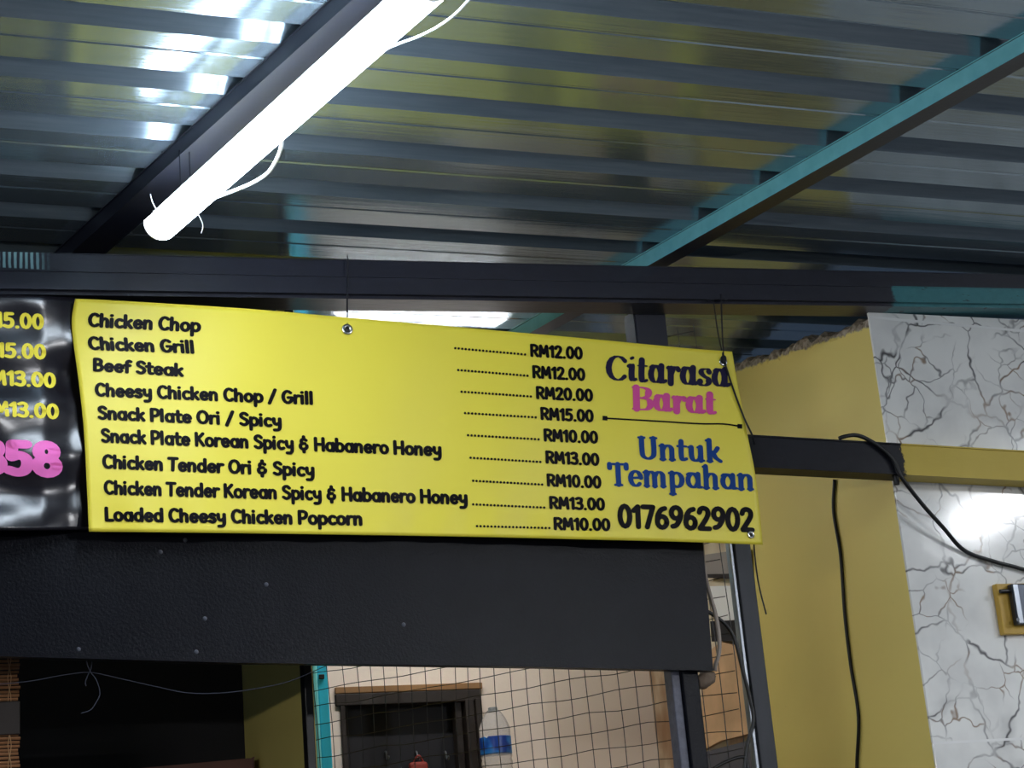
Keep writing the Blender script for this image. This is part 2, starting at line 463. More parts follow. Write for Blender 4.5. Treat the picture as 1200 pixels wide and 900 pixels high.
fascia()
# black post below the board's right end
pl = PY(788, 785, FY+.03); pr = PY(818, 785, FY+.03)
root = thing('timber_post', 'black painted post below the right end of the black board', 'post', ((pl.x+pr.x)/2, FY+.055, 0))
cx = (pl.x+pr.x)/2; wv = pr.x-pl.x
obj('post', bm_box((cx-wv*.16, FY+.03, 0), (cx+wv*.5, FY+.09, 2.7), .004), m_board, root)
m_greypaint = mat('worn_grey_paint', (88, 90, 104), .5, var=.5, vscale=60, bump=.6, bscale=90)
obj('edge_strip', bm_box((cx-wv*.5, FY+.04, 0), (cx-wv*.17, FY+.085, 2.66), .003), m_greypaint, root)
k0 = PY(826, 797, FY+.052)
bm = bmesh.new(); bmesh.ops.create_icosphere(bm, subdivisions=3, radius=1)
for v in bm.verts:
    s = 1+.18*nz(v.co.x*1.3, v.co.z*1.7, 4)
    v.co = Vector((v.co.x*.030*s, v.co.y*.022*s, v.co.z*.022*s-v.co.x*-.008))+k0
for v in bm.verts: v.co.y = max(v.co.y, FY+.0295)
obj('cement_lump', bm, mat('dirty_cement', (120, 104, 90), .9, var=.5, vscale=40, bump=.8, bscale=60), root, True)

# ------------------------------------------------------------------ LED battens
m_wire0 = mat('hanger_wire', (60, 62, 70), .5, 1)
m_white = mat('white_plastic', (232, 234, 236), .4, var=.03)
m_led = emit('lit_diffuser', (.76, .88, 1.0, 1), TUBE_E)
m_led5 = emit('lit_diffuser_far', (.96, .97, 1.0, 1), FAR_E)
m_led4 = emit('lit_diffuser_left', (1.0, .97, .92, 1), LEFT_E)
m_led2 = emit('lit_diffuser_front', (.93, .96, 1.0, 1), FRONT_E)
def batten(a, b, r, m, label, cords=(), hang=None, reflector=None):
    a = Vector(a); b = Vector(b); d = (b-a).normalized(); side = d.cross(Vector((0, 0, 1))).normalized(); up = Vector((0, 0, 1))
    root = thing('tube_lamp', label, 'lamp', (a+b)/2, 'tube lamps under the roof')
    bm = bmesh.new(); rings = []
    for c in (a, b):
        rings.append([bm.verts.new(c+side*r*math.cos(t)-up*r*1.0*math.sin(t)) for t in [math.pi*k/14 for k in range(15)]])
    for k in range(14): bm.faces.new((rings[0][k], rings[0][k+1], rings[1][k+1], rings[1][k]))
    bm.faces.new((rings[0][0], rings[0][14], rings[1][14], rings[1][0]))
    bm.faces.new(rings[0]); bm.faces.new(rings[1][::-1])
    obj('diffuser', bm, m, root)
    obj('housing', bm_bar(a+up*.014, b+up*.014, r*.7, .027, bevel=.003), m_white, root)
    for c, s in ((a, -1), (b, 1)):
        bm = bmesh.new(); rr = []
        for e in (0, .010):
            rr.append([bm.verts.new(c+d*s*(e+.0006)+side*r*.93*math.cos(t)-up*r*.93*math.sin(t)) for t in [math.pi*k/12 for k in range(13)]])
        for k in range(12): bm.faces.new((rr[0][k], rr[0][k+1], rr[1][k+1], rr[1][k]))
        bm.faces.new((rr[0][0], rr[0][12], rr[1][12], rr[1][0])); bm.faces.new(rr[0]); bm.faces.new(rr[1][::-1])
        obj('end_cap', bm, m_white, root)
    if reflector:
        bm = bmesh.new(); n_ = .0015
        for s in (-1, 1):
            f = []
            for lay in (0, n_):
                f.append([bm.verts.new(c+side*s*x*r+up*(z*r+lay)) for c in (a, b) for x, z in ((.6, .45), (1.25, .35), (2.1, reflector))])
            for g in f:
                for i in (0, 1): bm.faces.new((g[i], g[i+1], g[i+4], g[i+3]))
            p_, q_ = f
            for i, j in ((0, 1), (1, 2), (2, 5), (5, 4), (4, 3), (3, 0)): bm.faces.new((p_[i], p_[j], q_[j], q_[i]))
        obj('reflector', bm, m_white, root)
    if a.z < ROOF-.12:
        for t in (.12, .88):
            c = a.lerp(b, t)
            for s in (-1, 1): obj('hanger_wire', bm_tube([c+side*s*r*.3+up*.02, c+side*s*.012+up*(ROOF-a.z-.049 if hang is None else hang)], .0012, 6, n=0), m_wire0, root)
    for pts, rad in cords: obj('cord', bm_tube(pts, rad), m_white, root, True)
    return root
LZ = 3.215
la = PZ(188, 262, LZ); lb = PZ(500, -18, LZ)
z_ = 3.20
cords = [([PZ(*p, z_) for p in ((331, 160), (328, 178), (316, 200), (300, 212), (278, 222), (240, 236))], .0042),
         ([PZ(*p, z_) for p in ((440, 62), (468, 51), (492, 42), (515, 30), (535, 15), (552, -3), (575, -24))], .0026),
         ([PZ(*p, z_) for p in ((226, 240), (233, 252), (238, 264), (236, 273))], .0012),
         ([PZ(*p, z_) for p in ((186, 250), (179, 238), (176, 228))], .0012)]
batten(la, lb, .040, m_led, 'glaring white tube lamp on the left rafter above the banner', cords)
# the other lamps under the canopy, out of the picture
dirv = (lb-la).normalized()
for c_, lab in (((5.05, 1.75), 'white tube lamp under the roof to the right of the marble wall'),
               ((4.35, -2.1, 3.2), 'white tube lamp under the roof far in front of the marble wall'),
               ((-1.5, .6, 2.33), 'white tube lamp hanging low at the left, far before the black banner')):
    c = Vector((c_[0], c_[1], c_[2] if len(c_) > 2 else 3.30)); batten(c-dirv*.6, c+dirv*.6, .034 if len(c_) > 2 else .02, m_led4 if c_[0] < 0 else m_led5 if len(c_) > 2 else m_led2, lab)
# lamp of the back room
m_led3 = emit('lit_diffuser_room', (1.0, .97, .95, 1), ROOM_E)
batten((1.55, 5.36, 3.15), (2.15, 5.36, 3.15), .016, m_led3, 'white tube lamp in the back room above the wire mesh')

# ------------------------------------------------------------------ lettering (own stroke letters)
def E(cx, cy, rx, ry, a0, a1, n=None):
    n = n or max(4, int(abs(a1-a0)/22))
    return [(cx+rx*math.cos(math.radians(a0+(a1-a0)*i/n)), cy+ry*math.sin(math.radians(a0+(a1-a0)*i/n))) for i in range(n+1)]
def ln(*p): return ('L', list(p))             # straight segments
def cv(*p): return ('C', list(p))             # smooth curve
def el(*a): return ('P', E(*a))               # ellipse arc, already sampled
STEM = ln((.1, .915), (.1, .085)); XST = ln((.1, .62), (.1, .085))
ARCH = cv((.1, .36), (.15, .52), (.28, .62), (.39, .54), (.41, .38), (.41, .085))
BOWL = el(.28, .35, .19, .265, 0, 360)
GLY = {
 'C': (.60, [el(.34, .5, .25, .415, 48, 312)]), 'h': (.54, [STEM, ARCH]), 'i': (.25, [XST, ln((.1, .86), (.105, .87))]),
 'c': (.47, [el(.28, .35, .19, .265, 52, 308)]), 'k': (.50, [STEM, ln((.40, .6), (.14, .34)), ln((.2, .4), (.42, .085))]),
 'e': (.53, [ln((.11, .35), (.45, .37)), el(.28, .35, .18, .265, 5, 315)]), 'n': (.54, [XST, ARCH]), 'o': (.55, [BOWL]),
 'p': (.55, [ln((.1, .62), (.1, -.22)), BOWL]), 'G': (.66, [el(.34, .5, .25, .415, 48, 330), ln((.58, .26), (.58, .46), (.38, .46))]),
 'r': (.39, [XST, cv((.1, .36), (.15, .52), (.25, .61), (.36, .6))]), 'l': (.25, [STEM]),
 'B': (.58, [STEM, cv((.1, .915), (.30, .91), (.42, .80), (.40, .62), (.26, .53), (.1, .52)), cv((.24, .53), (.42, .48), (.48, .30), (.40, .13), (.24, .085), (.1, .085))]),
 'f': (.36, [cv((.36, .88), (.27, .915), (.18, .84), (.16, .7), (.16, .085)), ln((.04, .58), (.32, .58))]),
 'S': (.55, [cv((.45, .80), (.35, .90), (.22, .90), (.12, .80), (.14, .64), (.28, .53), (.42, .43), (.46, .26), (.37, .12), (.24, .085), (.1, .17))]),
 't': (.39, [cv((.17, .85), (.17, .5), (.17, .25), (.22, .11), (.34, .1)), ln((.03, .6), (.34, .6))]),
 'a': (.57, [el(.27, .35, .18, .265, 0, 360), ln((.455, .62), (.455, .085))]),
 's': (.46, [cv((.37, .55), (.27, .62), (.16, .60), (.11, .50), (.18, .40), (.32, .32), (.37, .20), (.30, .10), (.20, .085), (.08, .15))]),
 'y': (.54, [cv((.1, .62), (.11, .38), (.17, .25), (.28, .22), (.40, .34)), cv((.43, .62), (.43, .2), (.41, -.05), (.32, -.18), (.13, -.19))]),
 '/': (.48, [ln((.06, 0), (.4, .98))]), 'O': (.70, [el(.35, .5, .26, .415, 0, 360)]),
 'P': (.56, [STEM, cv((.1, .905), (.32, .905), (.46, .80), (.46, .58), (.32, .44), (.1, .44))]),
 'K': (.58, [STEM, ln((.48, .9), (.14, .48)), ln((.22, .55), (.5, .085))]),
 '&': (.62, [cv((.44, .74), (.32, .81), (.19, .76), (.16, .62), (.24, .52), (.36, .51)), cv((.24, .51), (.12, .42), (.11, .24), (.22, .13), (.38, .15), (.47, .26), (.47, .38)), ln((.30, .98), (.30, .80)), ln((.30, .13), (.30, -.08))]),
 'H': (.66, [STEM, ln((.54, .915), (.54, .085)), ln((.1, .5), (.54, .5))]), 'b': (.55, [STEM, BOWL]),
 'T': (.54, [ln((.05, .9), (.5, .9)), ln((.28, .9), (.25, .085))]), 'd': (.57, [el(.27, .35, .18, .265, 0, 360), ln((.455, .915), (.455, .085))]),
 'L': (.48, [ln((.1, .915), (.1, .085), (.42, .085))]),
 'R': (.58, [STEM, cv((.1, .905), (.32, .905), (.46, .80), (.45, .60), (.32, .48), (.1, .47)), ln((.27, .47), (.48, .085))]),
 'M': (.72, [ln((.09, .085), (.14, .9), (.34, .32), (.54, .9), (.60, .085))]),
 '0': (.57, [el(.28, .5, .19, .415, 0, 360)]), '1': (.36, [ln((.06, .74), (.22, .9), (.22, .085))]),
 '2': (.53, [cv((.08, .74), (.13, .87), (.25, .915), (.38, .85), (.41, .68), (.32, .46), (.09, .10)), ln((.09, .085), (.45, .085))]),
 '3': (.52, [cv((.08, .85), (.22, .915), (.37, .86), (.39, .68), (.30, .55), (.18, .53)), cv((.2, .53), (.36, .48), (.43, .32), (.38, .15), (.24, .085), (.06, .15))]),
 '5': (.54, [ln((.42, .9), (.14, .9), (.12, .53)), cv((.12, .52), (.27, .58), (.40, .50), (.43, .32), (.36, .14), (.22, .085), (.06, .14))]),
 '6': (.55, [cv((.40, .86), (.26, .80), (.14, .60), (.10, .36)), el(.28, .31, .18, .225, 0, 360)]),
 '7': (.50, [ln((.06, .9), (.44, .9), (.2, .085))]),
 '8': (.57, [el(.28, .715, .16, .20, 0, 360), el(.28, .305, .19, .22, 0, 360)]),
 '9': (.55, [cv((.14, .14), (.28, .20), (.41, .42), (.46, .64)), el(.28, .69, .18, .225, 0, 360)]),
 '.': (.24, [ln((.11, .085), (.115, .09))]), ' ': (.27, []),
}
# display letters for the heading (broad nib, small serifs)
def serif(x, y, w=.11): return ln((x-w, y), (x+w, y))
DIS = {
 'C': (.74, [el(.42, .5, .33, .45, 40, 318)]),
 'i': (.36, [cv((.06, .60), (.16, .66), (.18, .6), (.17, .3), (.2, .08), (.33, .12)), ln((.16, .90), (.22, .93))]),
 't': (.42, [cv((.18, .86), (.17, .5), (.17, .2), (.22, .05), (.36, .1)), ln((.04, .64), (.36, .64))]),
 'a': (.64, [el(.27, .34, .18, .29, 20, 340), cv((.46, .68), (.45, .4), (.46, .12), (.50, .05), (.62, .12)), cv((.1, .6), (.22, .68), (.44, .62))]),
 'r': (.50, [cv((.05, .62), (.14, .66), (.16, .5), (.16, .03)), cv((.17, .40), (.25, .6), (.36, .66), (.44, .56))]),
 's': (.50, [cv((.40, .54), (.32, .65), (.16, .62), (.12, .5), (.22, .38), (.36, .28), (.37, .12), (.24, .03), (.1, .06), (.07, .18))]),
 'B': (.76, [ln((.17, .96), (.17, .04)), cv((.04, .95), (.38, .96), (.58, .86), (.56, .62), (.38, .52), (.17, .51)), cv((.32, .52), (.58, .46), (.66, .25), (.54, .07), (.32, .03), (.04, .04))]),
 'U': (.82, [cv((.18, .94), (.18, .4), (.22, .14), (.40, .04), (.56, .12), (.63, .3), (.63, .94)), serif(.18, .95), serif(.63, .95)]),
 'n': (.68, [ln((.14, .64), (.14, .04)), cv((.14, .44), (.24, .60), (.38, .64), (.48, .54), (.49, .38), (.49, .04)), serif(.14, .04, .09), serif(.50, .04, .09), ln((.04, .62), (.14, .63))]),
 'u': (.68, [cv((.14, .62), (.14, .24), (.2, .08), (.32, .04), (.44, .12), (.49, .28)), ln((.49, .64), (.49, .04)), ln((.03, .62), (.14, .62)), ln((.38, .62), (.49, .62)), ln((.49, .04), (.6, .05))]),
 'k': (.64, [ln((.15, .96), (.15, .04)), cv((.17, .36), (.34, .44), (.46, .62)), cv((.28, .42), (.38, .2), (.56, .05)), ln((.04, .94), (.15, .95)), serif(.15, .04, .09)]),
 'T': (.74, [ln((.37, .93), (.37, .05)), ln((.05, .93), (.69, .93)), ln((.05, .92), (.05, .76)), ln((.69, .92), (.69, .76)), serif(.37, .04, .13)]),
 'e': (.58, [ln((.14, .36), (.46, .38)), el(.30, .34, .20, .31, 8, 315)]),
 'm': (.98, [ln((.14, .64), (.14, .04)), cv((.14, .44), (.22, .60), (.34, .64), (.44, .54), (.45, .38), (.45, .04)), cv((.45, .44), (.54, .60), (.66, .64), (.76, .54), (.77, .38), (.77, .04)), serif(.14, .04, .08), serif(.45, .04, .07), serif(.78, .04, .08), ln((.04, .62), (.14, .63))]),
 'p': (.66, [ln((.15, .64), (.15, -.26)), el(.32, .34, .21, .30, 130, -130), ln((.04, .62), (.15, .63)), serif(.15, -.27, .1)]),
 'h': (.68, [ln((.14, .96), (.14, .04)), cv((.14, .44), (.24, .60), (.38, .64), (.48, .54), (.49, .38), (.49, .04)), serif(.14, .04, .09), serif(.50, .04, .09), ln((.04, .94), (.14, .95))]),
}
DIS2 = dict(DIS); DIS2['a'] = (.66, [el(.29, .33, .19, .28, 25, 335), cv((.49, .62), (.49, .2), (.51, .06), (.62, .06)), cv((.1, .58), (.22, .64), (.48, .60))])

def strokes_mesh(bm, text, font, place, weight, thin=None, track=0.0):
    """lay a line of text; place(u, v) maps text units to a world point; returns advance width"""
    def width(s): return sum(font[c][0]+track for c in s)
    pen = 0
    for ch in text:
        adv, sts = font[ch]
        for kind, pts in sts:
            if kind == 'C': pl = [(p.x, p.y) for p in catmull([Vector((a, b, 0)) for a, b in pts], 5)]
            else: pl = pts
            segs = [pl[i:i+2] for i in range(len(pl)-1)] if kind == 'L' else [pl]
            for sg in segs:
                L, R = [], []
                hw = []
                for i, (x, y) in enumerate(sg):
                    ax, ay = sg[max(i-1, 0)]; bx, by = sg[min(i+1, len(sg)-1)]
                    closed = kind == 'P' and math.hypot(sg[0][0]-sg[-1][0], sg[0][1]-sg[-1][1]) < 1e-5
                    if closed and i in (0, len(sg)-1): ax, ay = sg[-2]; bx, by = sg[1]
                    dx, dy = bx-ax, by-ay; ll = math.hypot(dx, dy) or 1; dx /= ll; dy /= ll
                    w = weight if thin is None else thin+(weight-thin)*min(1, abs(dy)**1.3)
                    hw.append(w/2)
                    L.append((x-dy*w/2, y+dx*w/2)); R.append((x+dy*w/2, y-dx*w/2))
                vl = [bm.verts.new(place(pen+x, y)) for x, y in L]; vr = [bm.verts.new(place(pen+x, y)) for x, y in R]
                for i in range(len(sg)-1):
                    try: bm.faces.new((vl[i], vr[i], vr[i+1], vl[i+1]))
                    except ValueError: pass
                for i in (0, len(sg)-1):
                    x, y = sg[i]; h = hw[i]
                    if thin is not None and h < .06: h = h
                    bm.faces.new([bm.verts.new(place(pen+x+h*math.cos(2*math.pi*k/12), y+h*math.sin(2*math.pi*k/12))) for k in range(12)])
        pen += adv+track
    return pen
def text_on(name, text, font, p0, p1, cap, surf, m, parent, weight=.17, thin=None, slant=.05, track=0.0, label=None):
    W_ = sum(font[c][0]+track for c in text)-track-.09
    p0 = Vector((p0[0], p0[1], 0)); p1 = Vector((p1[0], p1[1], 0)); e = (p1-p0)/W_
    en = e.normalized(); up = Vector((-.10, -1, 0)).normalized()*cap+en*slant*cap
    lead = .02
    def place(u, v):
        q = p0+e*(u-lead)+up*v
        return surf(q.x, q.y, .0016)
    bm = bmesh.new(); strokes_mesh(bm, text, font, place, weight, thin, track)
    o = obj(name, bm, m, parent)
    if label: o['label'] = label
    return o

# ------------------------------------------------------------------ banners
def lerp_curve(pts, t):
    """pixel curve through pts, t 0..1 along x or y order"""
    n = len(pts)-1; c = catmull([Vector((a, b, 0)) for a, b in pts], 16)
    x = t*(len(c)-1); i = min(int(x), len(c)-2); f = x-i
    return c[i].lerp(c[i+1], f)
def resample(pts, n=60):
    c = catmull([Vector((a, b, 0)) for a, b in pts], 16); L = [0]
    for a, b in zip(c, c[1:]): L.append(L[-1]+(b-a).length)
    out = []; j = 0
    for k in range(n+1):
        s = L[-1]*k/n
        while j < len(L)-2 and L[j+1] < s: j += 1
        out.append(c[j].lerp(c[j+1], (s-L[j])/max(1e-9, L[j+1]-L[j])))
    return out
def coons(top, bot, lef, rig, nu, nv):
    T = resample(top, nu); B = resample(bot, nu); Lf = resample(lef, nv); R = resample(rig, nv); g = []
    for j in range(nv+1):
        v = j/nv; row = []
        for i in range(nu+1):
            u = i/nu
            p = T[i]*(1-v)+B[i]*v+Lf[j]*(1-u)+R[j]*u-(T[0]*(1-u)*(1-v)+T[nu]*u*(1-v)+B[0]*(1-u)*v+B[nu]*u*v)
            row.append((p.x, p.y))
        g.append(row)
    return g
YBAN = 4.098
def wave_y(x, z):
    return .006*math.sin(5.2*x+1.0)+.004*math.sin(8*z+4*x)+.003*math.sin(17*x-6*z)+.0035*math.exp(-((z-2.57)/.05)**2)*math.sin(43*x)
def wave_b(x, z):
    t = min(.0, x-.60)
    return .016+.012*max(0, min(1, (x-.47)/.06))+.20*t*math.exp(t*.9)+.011*math.sin(21*z+5*x+.4)+.005*math.sin(47*z-9*x)+.003*math.sin(25*x+30*z)
def surf_of(wave, base):
    def s(px, py, lift=0.0):
        y = base
        for _ in range(4):
            p = PY(px, py, y); y = base+wave(p.x, p.z)
        return PY(px, py, y-lift)
    return s
surfY = surf_of(wave_y, YBAN); surfB = surf_of(wave_b, YBAN)
def vinyl(name, c, rough, c2=None):
    m = bpy.data.materials.new(name); k = N(m); v = k.coord()
    k.l(k.mix(k.noise(v, 3, 3).outputs[0], srgb(*c), srgb(*(c2 or c))), k.b.inputs['Base Color'])
    k.b.inputs['Roughness'].default_value = rough
    cr = k.noise(k.scaled(v, (1, 1, 1.6)), 9, 4, .55)
    k.bump(cr.outputs[0], .25, .004)
    return m
def ink(name, c, rough=.4):
    m = bpy.data.materials.new(name); k = N(m)
    n = k.noise(k.coord(), 50, 2); a = srgb(*c); b = tuple(min(1, x*1.12+.002) for x in a[:3])+(1,)
    k.l(k.mix(n.outputs[0], a, b), k.b.inputs['Base Color']); k.b.inputs['Roughness'].default_value = rough; k.b.inputs['Specular IOR Level'].default_value = .05
    return m
m_yel = vinyl('yellow_vinyl', (238, 220, 66), .45, (242, 226, 74))
m_blk = vinyl('black_vinyl', (22, 20, 26), .24)
i_black = ink('black_ink', (18, 16, 20)); i_navy = ink('navy_ink', (38, 34, 62)); i_pink = ink('pink_ink', (214, 84, 152)); i_blue = ink('blue_ink', (30, 66, 132))
i_yel = ink('yellow_ink', (236, 220, 74)); i_hot = ink('bright_pink_ink', (240, 120, 196))
def sheet(grid, surf, th=.0006):
    bm = bmesh.new(); f = [[bm.verts.new(surf(px, py, 0)) for px, py in r] for r in grid]; b = [[bm.verts.new(surf(px, py, -th)) for px, py in r] for r in grid]
    for g in (f, b):
        for r, s in zip(g, g[1:]):
            for i in range(len(r)-1): bm.faces.new((r[i], r[i+1], s[i+1], s[i]))
    nu = len(f[0]); nv = len(f)
    for i in range(nu-1):
        for j in (0, nv-1): bm.faces.new((f[j][i], f[j][i+1], b[j][i+1], b[j][i]))
    for j in range(nv-1):
        for i in (0, nu-1): bm.faces.new((f[j][i], f[j+1][i], b[j+1][i], b[j][i]))
    return bm
m_eye = mat('brass_eyelet', (205, 205, 200), .22, 1)
m_hole = mat('dark_hole', (40, 36, 26), .7)
def eyelet(px, py, r, surf, parent):
    p = surf(px, py, .002); bm = bmesh.new(); R1, r1 = r, r*.34
    ring = []
    for i in range(24):
        t = 2*math.pi*i/24; ring.append([bm.verts.new(p+Vector(((R1*.72+r1*math.cos(s))*math.cos(t), -r1*.6*math.sin(s), (R1*.72+r1*math.cos(s))*math.sin(t)))) for s in [2*math.pi*k/8 for k in range(8)]])
    for i in range(24):
        a, b = ring[i], ring[(i+1) % 24]
        for k in range(8): bm.faces.new((a[k], a[(k+1) % 8], b[(k+1) % 8], b[k]))
    o = obj('eyelet', bm, m_eye, parent, True)
    bm = bmesh.new(); bmesh.ops.create_circle(bm, cap_ends=True, segments=20, radius=r*.5)
    for v in bm.verts: v.co = p+Vector((v.co.x, .001, v.co.y))
    obj('eyelet_hole', bm, m_hole, o)
def yellow_banner():
    root = thing('menu_banner', 'long yellow vinyl menu banner with black dish names and prices', 'banner', PY(490, 500, YBAN))
    top = [(88, 350), (150, 353), (293, 362), (400, 371.5), (533, 383), (680, 396), (800, 407.5), (858, 412)]
    bot = [(104, 623), (250, 624.5), (400, 626.5), (552, 629), (680, 632), (800, 635), (894, 638.5)]
    lef = [(88, 350), (84, 382), (92, 446), (98, 501), (101.6, 566), (104, 623)]
    rig = [(858, 412), (864, 447), (875, 505), (886, 562), (894, 638.5)]
    obj('sheet', sheet(coons(top, bot, lef, rig, 150, 54), surfY), m_yel, root, True)
    D = [('Chicken Chop', (103.5, 383), (233.5, 389.5), 17, .14), ('Chicken Grill', (104.5, 410), (227.5, 414.5), 16.2, .0),
         ('Beef Steak', (109.5, 435), (213.5, 441.5), 16, .1), ('Cheesy Chicken Chop / Grill', (112, 464.5), (366.5, 474.5), 16.4, .06),
         ('Snack Plate Ori / Spicy', (115, 491.5), (329, 501), 16.4, .06), ('Snack Plate Korean Spicy & Habanero Honey', (119, 518.5), (516.5, 535), 17, .06),
         ('Chicken Tender Ori & Spicy', (120.5, 549), (367.5, 559), 17, .08), ('Chicken Tender Korean Spicy & Habanero Honey', (122.5, 579.5), (547, 591.5), 17.2, .06),
         ('Loaded Cheesy Chicken Popcorn', (123.5, 611), (424, 616), 17.2, .06)]
    for t, a, b, cap, sl in D: text_on('dish_lettering', t, GLY, a, b, cap, surfY, i_black, root, .215, None, sl)
    Pr = [('RM12.00', (622, 418), (682, 421.5)), ('RM12.00', (624.5, 443), (685, 446.5)), ('RM20.00', (628.8, 467.5), (694, 470.8)),
          ('RM15.00', (634, 492), (694.8, 495)), ('RM10.00', (637.8, 517.2), (700, 520)), ('RM13.00', (640, 543), (701.4, 546)),
          ('RM10.00', (641.4, 570), (703.8, 572.6)), ('RM13.00', (644.4, 596.4), (708, 598.5)), ('RM10.00', (649.5, 621), (714.3, 622.4))]
    for t, a, b in Pr: text_on('price_lettering', t, GLY, a, b, 15.2, surfY, i_black, root, .215, None, .06)
    Dt = [((533.5, 408), (617.5, 415.6)), ((537, 433.6), (620.4, 440.5)), ((541, 459), (624.3, 464.8)), ((545, 484), (630, 489.3)), ((548.5, 510), (633.3, 515)),
          ((551.5, 536.4), (635.4, 541.5)), ((554.5, 563.4), (637.5, 568)), ((554.5, 591), (640, 595)), ((559, 616.5), (646, 619))]
    for a, b in Dt:
        b = (b[0]-2.2, b[1]-.2)
        bm = bmesh.new(); n = 21
        for i in range(n):
            x = a[0]+(b[0]-a[0])*i/(n-1); y = a[1]+(b[1]-a[1])*i/(n-1)
            bm.faces.new([bm.verts.new(surfY(x+1.45*math.cos(2*math.pi*k/10), y+1.45*math.sin(2*math.pi*k/10), .0014)) for k in range(10)])
        obj('dot_leader', bm, i_black, root)
    text_on('heading_lettering', 'Citarasa', DIS, (711, 446), (853, 454), 31, surfY, i_navy, root, .22, .055, .10, .0, 'dark navy word Citarasa')
    text_on('heading_lettering', 'Barat', DIS, (741, 480), (838, 486), 28, surfY, i_pink, root, .24, .06, .08, .0, 'pink word Barat')
    text_on('heading_lettering', 'Untuk', DIS2, (748, 538), (845, 542), 27, surfY, i_blue, root, .20, .10, .05, .0, 'blue word Untuk')
    text_on('heading_lettering', 'Tempahan', DIS2, (714.5, 569), (883, 574.5), 27.5, surfY, i_blue, root, .20, .10, .05, .0, 'blue word Tempahan')
    text_on('phone_lettering', '0176962902', GLY, (725, 619), (882, 623.5), 29, surfY, i_black, root, .20, None, .06)
    bm = bmesh.new(); pts = resample([(709, 490), (770, 493.5), (820, 496.5), (848, 496.8), (867, 499.5)], 24)
    prev = None
    for i, p in enumerate(pts):
        pair = (bm.verts.new(surfY(p.x, p.y-.9, .0014)), bm.verts.new(surfY(p.x, p.y+.9, .0014)))
        if prev: bm.faces.new((prev[0], pair[0], pair[1], prev[1]))
        prev = pair
    for x, y in ((709, 490), (867, 499.5)):
        bm.faces.new([bm.verts.new(surfY(x+a, y+b, .0014)) for a, b in ((-2.8, -2.8), (2.8, -2.4), (2.8, 2.8), (-2.8, 2.4))])
    obj('divider_line', bm, i_black, root)
    eyelet(407, 386, .014, surfY, root); eyelet(847.5, 424, .012, surfY, root); eyelet(880, 626.5, .010, surfY, root)
def black_banner():
    root = thing('price_banner', 'glossy black banner with yellow prices left of the yellow one', 'banner', PY(20, 500, YBAN))
    R = [(91, 349), (88, 382), (96, 446), (102, 501), (106, 566), (108, 621)]
    top = [(-240, 336), (-100, 341), (0, 345), (91, 349)]; bot = [(-240, 621), (-100, 621), (0, 621.5), (108, 621)]
    obj('sheet', sheet(coons(top, bot, [(-240, 336), (-240, 480), (-240, 621)], R, 70, 60), surfB), m_blk, root, True)
    for t, a, b, cap in (('RM15.00', (-37, 382), (50, 386.5), 19), ('RM15.00', (-35, 417.5), (52.5, 421.5), 18.5), ('RM13.00', (-24, 450), (64, 455), 18.5), ('RM13.00', (-21, 486.5), (67.5, 491.5), 18.5)):
        text_on('price_lettering', t, GLY, a, b, cap, surfB, i_yel, root, .20, None, .08)
    text_on('phone_lettering', '358', GLY, (-22, 555), (68.5, 559), 41, surfB, i_hot, root, .25, None, .06)
yellow_banner(); black_banner()

# ------------------------------------------------------------------ cords on the banner
def up(px, py, y): return PY(px, py, y)
p = surfY(407, 384, .004)
bm = bm_tube([PY(407.5, 300, BY-.008)+Vector((0, .0, 0)), PY(407.5, 330, BY-.008), PY(407, 352, BY-.006), p], .0022)
tag(obj('string', bm, m_string), 'short dark cord hanging the banner by its middle top eyelet', 'cord')
root = thing('tie_cord', 'dark cord tied through the banner eyelet nearest the yellow wall', 'cord', surfY(847, 420, .004))
ey = surfY(848, 421, .005)
obj('strand', bm_tube([PY(845, 345, BY-.006), PY(846, 380, BY-.012), ey], .0022), m_string, root, True)
obj('strand', bm_tube([PY(836, 352, BY-.006), PY(841, 388, BY-.014), ey], .0018), m_string, root, True)
obj('strand', bm_tube([PY(828, 352.5, BY-.006), PY(841, 350.5, BY-.010), PY(852, 352, BY-.006)], .0018), m_string, root, True)
bm = bmesh.new(); bmesh.ops.create_icosphere(bm, subdivisions=2, radius=.009)
for v in bm.verts: v.co = Vector((v.co.x, v.co.y*.6, v.co.z*1.3))*(1+.2*nz(v.co.x*60, v.co.z*60))+ey
obj('knot', bm, m_string, root, True)
obj('tail', bm_tube([ey, surfY(860, 458, .004), surfY(873, 492, .004), PY(880.5, 508, YBAN-.004), PY(884, 520, RY-.006)], .0026), m_string, root, True)
tag(obj('dangling_cord', bm_tube([PY(881, 560, RY-.005), PY(882, 600, RY-.006), PY(884, 645, RY-.004), PY(889, 684, RY-.002), PY(898, 720, RY)], .0022), m_cable), 'short black cord end hanging below the banner corner', 'cord')

# cables on the rail and wall
xw = XR-.005
pts = [PY(977, 553, RY+.0)]
wall_pts = [PX(978, 562, xw), PX(977, 600, xw), PX(985, 650, xw), PX(990, 720, xw), PX(997, 780, xw), PX(1006, 840, xw), PX(1004, 905, xw), PX(1006, 1000, xw)]
tag(obj('wall_cable', bm_tube(wall_pts, .0052), m_cable, None, True), 'black cable running down the yellow return wall', 'cable')
ys = RY-.009
cpts = [PY(983, 514, ys+.012), PY(990, 511.5, ys), PY(1003, 510, ys), PY(1017, 515, ys), PY(1035, 527, ys), PY(1048, 541, ys), PY(1057, 560, ys), PY(1080, 590, RY+.01), PY(1105, 618, RY+.03), PY(1130, 645, YF-.012), PY(1165, 658, YF-.012), PY(1205, 669, YF-.012), PY(1300, 700, YF-.012)]
tag(obj('rail_cable', bm_tube(cpts, .0058), m_cable, None, True), 'black cable looped over the rail and sagging across the tiles', 'cable')
